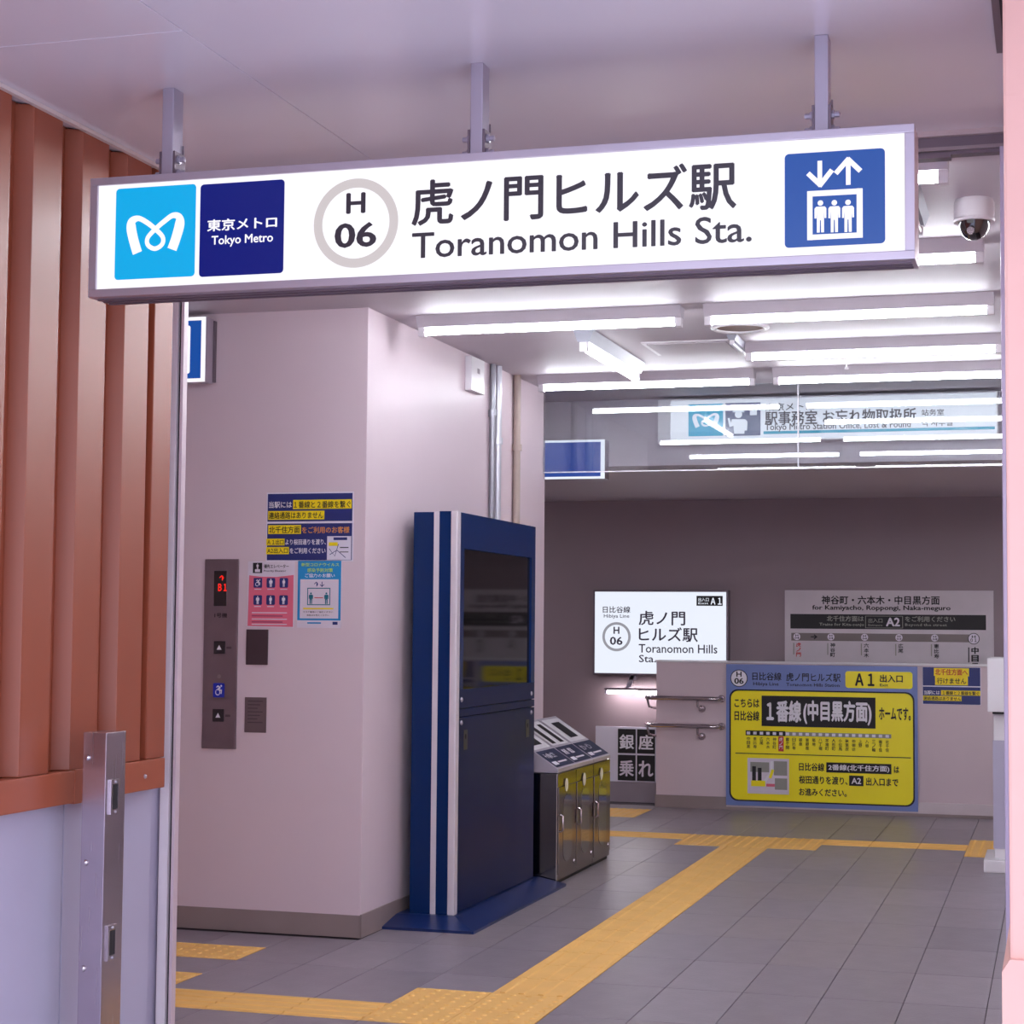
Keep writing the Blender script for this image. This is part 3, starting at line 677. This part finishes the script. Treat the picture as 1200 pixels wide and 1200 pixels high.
# ---------------------------------------------------------------- litter bins
M_bin = brushed('bin_steel', (150, 136, 132), .13, 2)
M_binlid = mat('bin_top_grey', (186, 176, 188), .3, .3)
M_lbl = mat('bin_label_navy', (26, 32, 66), .5)
BX0, BX1 = -2.822, -2.495
def slope_z(x): return .597+(BX1-x)/(BX1-BX0)*.215
def bins(y0, y1, n, label, words):
    t = thing('litter_bin', label, 'bin', ((BX0+BX1)/2, (y0+y1)/2, 0))
    MB().prism([(BX0, .02), (BX1, .02), (BX1, .572), (BX0, .572)], y0, y1, 'y').build('body', M_bin, t, bevel=.004)
    MB().box(BX0+.02, BX1-.012, y0+.01, y1-.01, 0, .02).build('foot', M_black, t)
    MB().prism([(BX0, .576), (BX1+.004, .576), (BX1+.004, .597), (BX0, slope_z(BX0))], y0, y1, 'y').build('hood', M_binlid, t, bevel=.003)
    w_ = (y1-y0)/n
    for i in range(n):
        a = y0+i*w_
        d = MB().box(BX1, BX1+.006, a+.012, a+w_-.012, .05, .50).build('door', M_bin, t, bevel=.002)
        # clear window with rounded ends
        win = []
        for cz, a0 in ((.40, 0), (.16, 180)):
            for j in range(9):
                an = math.radians(a0+j*22.5); win.append((a+w_/2+.09*math.cos(an), cz+.06*math.sin(an)))
        MB().prism(win, BX1+.006, BX1+.0075, 'x').build('window', mat('bin_window', (92, 80, 80), .12, .1, coat=1), d)
        hb = MB().tube([(BX1+.006, a+.035, .36), (BX1+.022, a+.035, .35), (BX1+.022, a+.035, .28), (BX1+.006, a+.035, .27)], .006, 8).build('handle', M_steelx, d, smooth=True)
        MB().lathe([(.012, 0), (.011, .004)], (BX1+.006, a+w_-.05, .085), 12, 'x').build('lock', M_steelx, d)
        MB().box(BX1, BX1+.003, a+.005, a+w_-.005, .505, .568).build('top_band', M_bin, t)
        # sticker
        cvs = Canvas((BX1+.0065, a, .572), (0, w_, 0), (0, 0, -.572), (1, 0, 0)); cvs.disc(.42, .12, .035, mat('cream_sticker', (226, 222, 190), .5), 2, 'sticker'); cvs.flush(t)
        # sloped top: navy label strip near the front, slot panel behind
        O = Vector((BX0, a, slope_z(BX0))); sl = Vector((BX1+.004-BX0, 0, slope_z(BX1)-slope_z(BX0)))
        N = Vector((.215, 0, BX1-BX0)).normalized()
        cvt = Canvas(O, Vector((0, w_, 0)), sl, N); cvt.step = .0015
        cvt.rect(.02, .62, .98, .97, M_lbl, 1, 'label_strip')
        cvt.text(words[i], .12, .68, .62, .80, M_inkw, 2, .02, 'lettering', 1); cvt.rect(.08, .86, .30, .93, M_inkw, 2, 'label_bar'); cvt.rect(.35, .87, .8, .90, M_wb, 2, 'label_bar')
        cvt.rect(.06, .05, .94, .58, M_white, 1, 'slot_panel', .015)
        if words[i] == '新聞・雑誌':
            cvt.rect(.16, .12, .36, .54, M_black, 2, 'slot'); cvt.rect(.60, .12, .80, .54, M_black, 2, 'slot')
        else: cvt.rect(.3, .14, .72, .50, M_black, 2, 'slot')
        cvt.flush(t)
    return t
bins(9.345, 10.11, 2, 'double stainless litter bin with sloped top next to the navy kiosk', ('その他のゴミ', '新聞・雑誌'))
bins(10.115, 10.52, 1, 'single stainless litter bin at the far end of the double bin', ('カン・ビン',))

# ---------------------------------------------------------------- half wall fittings: rails, posters
def rail(z, label):
    t = thing('handrail', label, 'handrail', (-2.6, 13.56, z))
    pth = [(-2.93, 13.74, z), (-2.955, 13.69, z), (-2.95, 13.62, z), (-2.91, 13.565, z), (-2.86, 13.55, z), (-2.52, 13.55, z), (-2.45, 13.55, z-.002), (-2.41, 13.56, z-.002), (-2.39, 13.585, z), (-2.385, 13.62, z)]
    MB().tube(catmull(pth, 4), .017, 10).build('rail', M_steelx, t, smooth=True)
    MB().tube([(-2.55, 13.55, z-.015), (-2.55, 13.552, z-.06), (-2.535, 13.575, z-.075), (-2.53, 13.62, z-.078)], .009, 8).build('bracket', M_steelx, t, smooth=True)
    MB().lathe([(.028, 0), (.026, -.006)], (-2.53, 13.62, z-.078), 14, 'y').build('flange', M_steelx, t)
    MB().lathe([(.028, 0), (.026, -.006)], (-2.385, 13.62, z), 14, 'y').build('flange', M_steelx, t)
    MB().tube([(-2.94, 13.60, z-.01), (-2.93, 13.62, z-.07), (-2.885, 13.66, z-.085), (-2.875, 13.68, z-.085)], .009, 8).build('bracket', M_steelx, t, smooth=True)
rail(.812, 'upper brushed steel handrail wrapping the end of the half wall')
rail(.608, 'lower brushed steel handrail wrapping the end of the half wall')
PY = 13.62
t, cv = paper('poster', 'large yellow platform poster with blue border on the half wall', -2.345, -.962, .035, 1.068, 13.596, M_perib, 'poster')
wm = 1.383
cv.step = .0012
M_pyel = mat('poster_yellow', (255, 238, 0), .35, var=.02)
cv.disc(.069, .10, .064, M_ink, 1); cv.disc(.069, .10, .058, M_inkw, 2)
cv.text('H', .055, .052, .083, .09, M_ink, 3, .03); cv.text('06', .044, .098, .094, .14, M_ink, 3, .03)
cv.text('日比谷線', .14, .055, .295, .112, M_ink, 1); cv.text('Hibiya Line', .145, .125, .28, .155, M_ink, 1)
cv.text('虎ノ門ヒルズ駅', .32, .055, .605, .115, M_ink, 1); cv.text('Toranomon Hills Station', .32, .127, .60, .15, M_ink, 1, .02, 'lettering', 1)
cv.rect(.63, .038, .975, .155, M_pyel, 1, 'exit_tag', .02); cv.text('Ａ１', .68, .052, .78, .14, M_ink, 2, .04); cv.text('出入口', .808, .058, .925, .112, M_ink, 2, .03); cv.text('Exit', .808, .122, .85, .14, M_ink, 2, .01, 'lettering', 1)
cv.rect(.018, .178, .984, .968, M_ink, 1, 'black_outline', .06); cv.rect(.026, .188, .976, .958, M_pyel, 2, 'yellow_field', .055)
cv.text('こちらは', .045, .245, .178, .305, M_ink, 3, .03); cv.text('日比谷線', .045, .33, .178, .40, M_ink, 3, .03)
cv.rect(.19, .22, .785, .435, M_ink, 3, 'black_field'); cv.text('１番線', .215, .25, .40, .405, M_inkw, 4, .05); cv.text('(中目黒方面)', .41, .245, .765, .415, M_inkw, 4, .05)
cv.text('ホームです。', .803, .285, .965, .375, M_ink, 3, .035)
ST = ['中目黒', '恵比寿', '広尾', '六本木', '神谷町', '虎ノ門', '霞ケ関', '日比谷', '銀座', '東銀座', '築地', '八丁堀', '茅場町', '人形町', '小伝馬', '秋葉原', '仲御徒', '上野', '入谷', '三ノ輪', '南千住', '北千住']
M_gd = mat('grey_line_print', (150, 148, 140), .5)
cv.rect(.105, .468, .315, .503, M_ink, 3); cv.rect(.315, .472, .865, .5, M_gd, 3)
for i, s in enumerate(ST):
    u = .12+i*.0345
    cv.rect(u-.009, .476, u+.009, .496, M_inkw, 4)
    if i == 5: cv.rect(u-.014, .506, u+.014, .61, M_rd, 3)
    cv.vtext(s, u-.009, .512, u+.009, .512+.028*len(s), M_inkw if i == 5 else M_dk if i < 6 else M_ink, 4, .01)
cv.rect(.05, .628, .965, .634, M_ink, 3)
cv.rect(.115, .662, .335, .912, M_wb, 3, 'map'); cv.rect(.13, .69, .23, .76, M_gd, 4, 'map'); cv.rect(.255, .68, .325, .78, M_gd, 4, 'map'); cv.rect(.26, .80, .325, .88, M_gd, 4, 'map'); cv.rect(.14, .72, .16, .84, M_ink, 5, 'map'); cv.rect(.17, .73, .19, .82, M_ink, 5, 'map')
cv.stroke([(.245, .68), (.24, .76), (.2, .84)], .02, M_inkw, 5, 'map'); cv.rect(.135, .82, .21, .86, M_pyel, 6, 'map'); cv.rect(.215, .84, .26, .86, M_pk, 6, 'map'); cv.stroke([(.25, .74), (.235, .80)], .02, M_pyel, 6, 'map')
cv.text('日比谷線', .387, .685, .52, .742, M_ink, 3, .03); cv.rect(.53, .678, .865, .748, M_ink, 3, 'black_field'); cv.text('2番線(北千住方面)', .54, .69, .855, .738, M_inkw, 4, .03); cv.text('は', .878, .692, .905, .738, M_ink, 3, .03)
cv.text('桜田通りを渡り、', .387, .775, .64, .832, M_ink, 3, .03); cv.rect(.648, .765, .722, .836, M_ink, 3, 'black_field'); cv.text('A2', .66, .78, .71, .822, M_inkw, 4, .03); cv.text('出入口まで', .735, .775, .90, .832, M_ink, 3, .03)
cv.text('お進みください。', .387, .862, .635, .915, M_ink, 3, .03)
cv.flush(t)
t, cv = paper('poster', 'small navy and yellow notice right of the large yellow poster', -.93, -.522, .80, 1.068, 13.62, M_border, 'poster')
cv.step = .0012
cv.rect(.01, .01, .99, .50, M_navy, 1); cv.rect(.01, .53, .99, .99, M_navy, 1); cv.rect(.2, .03, .80, .24, M_yel, 2); cv.rect(.22, .24, .78, .48, M_yel, 2)
M_brick = mat('brick_red_print', (196, 80, 30), .5)
cv.text('北千住方面へ', .22, .05, .78, .22, M_brick, 3, .04); cv.text('行けません', .25, .29, .75, .45, M_ink, 3, .02)
cv.rect(.32, .62, .99, .75, M_yel, 2); cv.rect(.01, .77, .67, .90, M_yel, 2)
cv.text('当駅には', .03, .63, .3, .74, M_inkw, 3); cv.text('１番線と２番線を繋ぐ', .35, .64, .97, .74, M_ink, 3); cv.text('連絡通路はありません', .02, .79, .66, .89, M_ink, 3)
cv.flush(t)

# ---------------------------------------------------------------- back wall: signs, lamp, board
t = thing('exit_sign', 'backlit white station name sign on the dark back wall', 'sign', (-2.91, 13.96, 1.0))
MB().box(-3.437, -2.385, 13.91, 14.0, .965, 1.62).build('sign_frame', M_alud, t, bevel=.004)
cv = Canvas((-3.422, 13.9095, 1.605), (1.022, 0, 0), (0, 0, -.625), (0, -1, 0), True); cv.step = .0015
q = lambda x, y: ((x-78)/890, (y-97)/530)
cv.rect(0, 0, 1, 1, M_face2, 1, 'light_face')
T(cv, q, '日比谷線', 133, 192, 322, 235, M_inkL, 2, .02, 3); T(cv, q, 'Hibiya Line', 140, 243, 315, 274, M_inkL, 2, .01)
cv.ring(*q(228, 390), .112, .02, glow('ring_grey', (150, 150, 158), .95), 2, 'line_ring'); T(cv, q, 'H', 207, 325, 248, 372, M_inkL, 2, .03); T(cv, q, '06', 182, 390, 270, 444, M_inkL, 2, .03)
T(cv, q, '虎ノ門', 380, 220, 695, 314, M_inkL, 2, .02); T(cv, q, 'ヒルズ駅', 380, 326, 780, 420, M_inkL, 2, .02)
T(cv, q, 'Toranomon Hills', 380, 436, 910, 492, M_inkL, 2, .012); T(cv, q, 'Sta.', 382, 506, 498, 554, M_inkL, 2, .012)
R(cv, q, 770, 122, 945, 186, M_ink, 2); T(cv, q, 'Ａ１', 865, 134, 938, 178, M_face2, 3, .03); T(cv, q, '出入口', 782, 134, 852, 158, M_face2, 3, .01, 1); T(cv, q, 'Exit', 782, 164, 850, 176, M_face2, 3, .01, 1)
cv.flush(t)
t, cv = paper('route_sign', 'grey line map sign on the back wall behind the half wall', -1.967, -.442, .96, 1.622, 13.985, mat('sign_grey_white', (206, 196, 202), .5), 'sign')
cv.step = .0015
MB().box(-1.967, -.442, 13.985, 14.0, .96, 1.622).build('backing', M_alu, t)
wr, hr_ = 245., 106.          # photo pixels across and down
q = lambda x, y: ((x-45)/1092, (y-57)/470)
T(cv, q, '神谷町・六本木・中目黒方面', 242, 85, 862, 132, M_ink, 1, .03); T(cv, q, 'for Kamiyacho, Roppongi, Naka-meguro', 192, 136, 918, 168, M_ink, 1, .03)
R(cv, q, 75, 184, 1098, 262, M_ink, 1)
T(cv, q, '北千住方面は', 270, 192, 466, 222, M_gd, 2, .02, 1); T(cv, q, 'Trains for Kita-senju', 230, 230, 466, 250, M_gd, 2, .02, 1)
for a in ((474, 192, 477, 256), (668, 192, 671, 256), (474, 192, 671, 194), (474, 254, 671, 256)): R(cv, q, *a, M_gd, 2)
T(cv, q, '出入口', 490, 204, 564, 228, M_gd, 2, .01, 1); T(cv, q, 'Entrance', 490, 234, 564, 246, M_gd, 2, .01, 1); T(cv, q, 'A2', 582, 200, 656, 246, M_wb, 2, .04)
T(cv, q, 'をご利用ください', 682, 192, 942, 222, M_gd, 2, .02, 1); T(cv, q, 'Beyond the street', 682, 230, 898, 248, M_gd, 2, .02, 1)
R(cv, q, 80, 285, 1055, 326, mat('line_grey_brown', (122, 110, 108), .5), 1)
T(cv, q, '→', 184, 292, 220, 318, M_ink, 2, .05)
for x, s in ((110, '虎ノ門'), (292, '神谷町'), (470, '六本木'), (650, '広尾'), (835, '恵比寿')):
    cv.disc(*q(x, 305), .026, M_wb, 2, ry=.026); T(cv, q, 'H', x-8, 293, x+8, 303, M_ink, 3, .03, 1); T(cv, q, '0%d' % (len(s)+1), x-12, 306, x+12, 317, M_ink, 3, .02, 1)
    a = q(x-4, 335); b_ = q(x+22, 335+26*len(s)); cv.vtext(s, a[0], a[1], b_[0], b_[1], M_rd if x == 110 else M_ink, 2, .03, 1)
    R(cv, q, x-20, 338, x-14, 400, M_gd, 2)
cv.disc(*q(1035, 307), .042, M_ink, 2); cv.disc(*q(1035, 307), .037, M_wb, 3); T(cv, q, 'H', 1025, 290, 1045, 303, M_ink, 4, .03); T(cv, q, '０１', 1018, 306, 1050, 324, M_ink, 4, .03)
a = q(1022, 348); b_ = q(1060, 470); cv.vtext('中目黒', a[0], a[1], b_[0], b_[1], M_ink, 2, .05, 1); R(cv, q, 1006, 352, 1012, 430, M_ink, 2)
cv.flush(t)
t = thing('wall_lamp', 'slim tube lamp on an arm under the backlit name sign', 'light', (-3.0, 13.88, .83))
MB().box(-3.335, -2.83, 13.855, 13.915, .853, .868).build('reflector', M_alud, t, bevel=.002)
M_tube2 = glow('wall_lamp_tube', (255, 248, 250), 34)
MB().tube([(-3.31, 13.885, .836), (-2.85, 13.885, .836)], .013, 10).build('tube', M_tube2, t, smooth=True)
for x in (-3.335, -2.85): MB().box(x, x+.02, 13.867, 13.903, .82, .856).build('lamp_socket', M_alu, t)
MB().prism([(-3.185, .868), (-3.145, .868), (-3.115, .965), (-3.145, .965)], 13.94, 13.955, 'y').box(-3.18, -3.15, 13.885, 13.955, .866, .874).build('arm', M_alu, t)
MB().box(-3.16, -3.1, 13.94, 14.0, .93, .962).build('wall_mount', M_alu, t)
t = thing('letter_board', 'white board with four black tiles of white characters by the half wall', 'sign', (-3.15, 13.93, 0))
MB().box(-3.41, -2.70, 13.90, 13.93, .155, .572).build('board', M_border, t)
MB().box(-3.41, -2.70, 13.905, 13.93, 0, .155).build('stand', mat('mauve_grey_base', (150, 138, 146), .5), t)
k = 0
for r_, (z0, z1, chs) in enumerate(((.372, .556, '銀座'), (.165, .358, '乗れ'))):
    for c_, ch in enumerate(chs):
        x0 = -3.232+c_*.150
        o = MB().box(x0, x0+.138, 13.894, 13.90, z0, z1).build('letter_tile', M_ink, t)
        cv = Canvas((x0, 13.8935, z1), (.138, 0, 0), (0, 0, z0-z1), (0, -1, 0)); cv.text(ch, .08, .22 if r_ == 0 else .2, .92, .84, M_inkw if r_ == 0 else M_wb, 1, .03); cv.flush(o)

# ---------------------------------------------------------------- beyond the glass: office sign and blue sign
t = thing('office_sign', 'long white station office sign behind the glass screen', 'sign', (-1.3, 10.9, 2.44))
MB().box(-2.29, -.31, 10.86, 10.98, 2.44, 2.70).build('sign_box', M_white, t, bevel=.004)
cv = Canvas((-2.28, 10.8595, 2.692), (1.96, 0, 0), (0, 0, -.244), (0, -1, 0), True); cv.step = .0015
def q(x, y): return ((x-50)/1125, (y+(x-50)*.021-74)/152)
cv.rect(.035, 0, 1, 1, M_facedim, 1, 'light_face')
M_cy2 = glow('office_cyan', (20, 168, 214), .7); M_sl = glow('office_slate', (90, 96, 140), .6); M_tl = glow('office_teal', (40, 160, 196), .7); M_ink2 = mat('office_ink', (60, 56, 70), .5)
a, b_ = q(152, 84), q(272, 204); cv.rect(a[0], a[1]+.02, b_[0], b_[1], M_cy2, 2, 'cyan_panel'); metro_mark(cv, a[0]-.004, a[1]+.02, b_[0]+.004, b_[1], M_facedim, 3)
a, b_ = q(280, 80), q(400, 203); cv.rect(a[0], a[1]+.02, b_[0], b_[1], M_sl, 2, 'slate_panel')
cu = q(325, 0)[0]
def qq(x, y): return q(x, y)
cv.disc(cu, q(325, 125)[1], .022, M_facedim, 3, 'pictogram'); cv.poly([qq(308, 104), qq(342, 104), qq(346, 117), qq(304, 117)], M_facedim, 3, 'pictogram')
cv.poly([qq(302, 143), qq(348, 143), qq(356, 152), qq(354, 185), qq(346, 185), qq(345, 197), qq(310, 197), qq(308, 168), qq(294, 172), qq(288, 140), qq(294, 138), qq(300, 156)], M_facedim, 3, 'pictogram')
cv.rect(*qq(364, 104), *[v for v in qq(388, 128)], M_facedim, 3, 'pictogram')
T(cv, q, '東京メトロ', 415, 84, 580, 110, M_ink2, 2, .02); T(cv, q, '駅事務室 お忘れ物取扱所', 415, 114, 918, 156, M_ink2, 2, .02)
T(cv, q, 'Tokyo Metro Station Office, Lost & Found', 415, 160, 900, 182, M_ink2, 2, .015); T(cv, q, '站务室', 935, 110, 1008, 132, M_ink2, 2, .015); T(cv, q, '역 사무실', 935, 148, 1035, 170, M_ink2, 2, .015)
a = q(410, 186); b_ = q(1170, 198); cv.rect(a[0], .80, b_[0], .87, M_tl, 2, 'teal_line')
cv.flush(t)
t = thing('direction_sign', 'blue sign with white rim hanging under the glass screen, left', 'sign', (-2.95, 10.9, 2.24))
MB().box(-3.35, -2.618, 10.87, 10.98, 2.232, 2.47).build('sign_box', M_alu, t, bevel=.003)
cv = Canvas((-3.35, 10.8695, 2.47), (.732, 0, 0), (0, 0, -.238), (0, -1, 0)); cv.step = .0015
cv.rect(0, 0, 1, 1, M_face2, 1, 'white_rim'); cv.rect(.02, .06, .965, .94, glow('sign_indigo', (52, 82, 168), .75), 2, 'blue_panel'); cv.flush(t)

# ---------------------------------------------------------------- white machine by the right wall
t = thing('white_cabinet', 'white free-standing machine half hidden behind the salmon column', 'machine', (-.15, 10.95, 0))
MB().box(-.345, .09, 10.75, 11.15, .07, .87).build('lower_body', M_white, t, bevel=.006)
MB().box(-.375, .09, 10.70, 11.15, .88, 1.18).build('upper_body', M_white, t, bevel=.006)
MB().box(-.35, .08, 10.72, 11.14, .868, .882).build('shadow_gap', M_black, t)
MB().box(-.35, .08, 10.744, 10.75, .12, .72).build('front_door', M_lav, t, bevel=.002)
MB().box(-.40, .09, 10.62, 11.15, 0, .07).build('foot', M_white, t, bevel=.01)
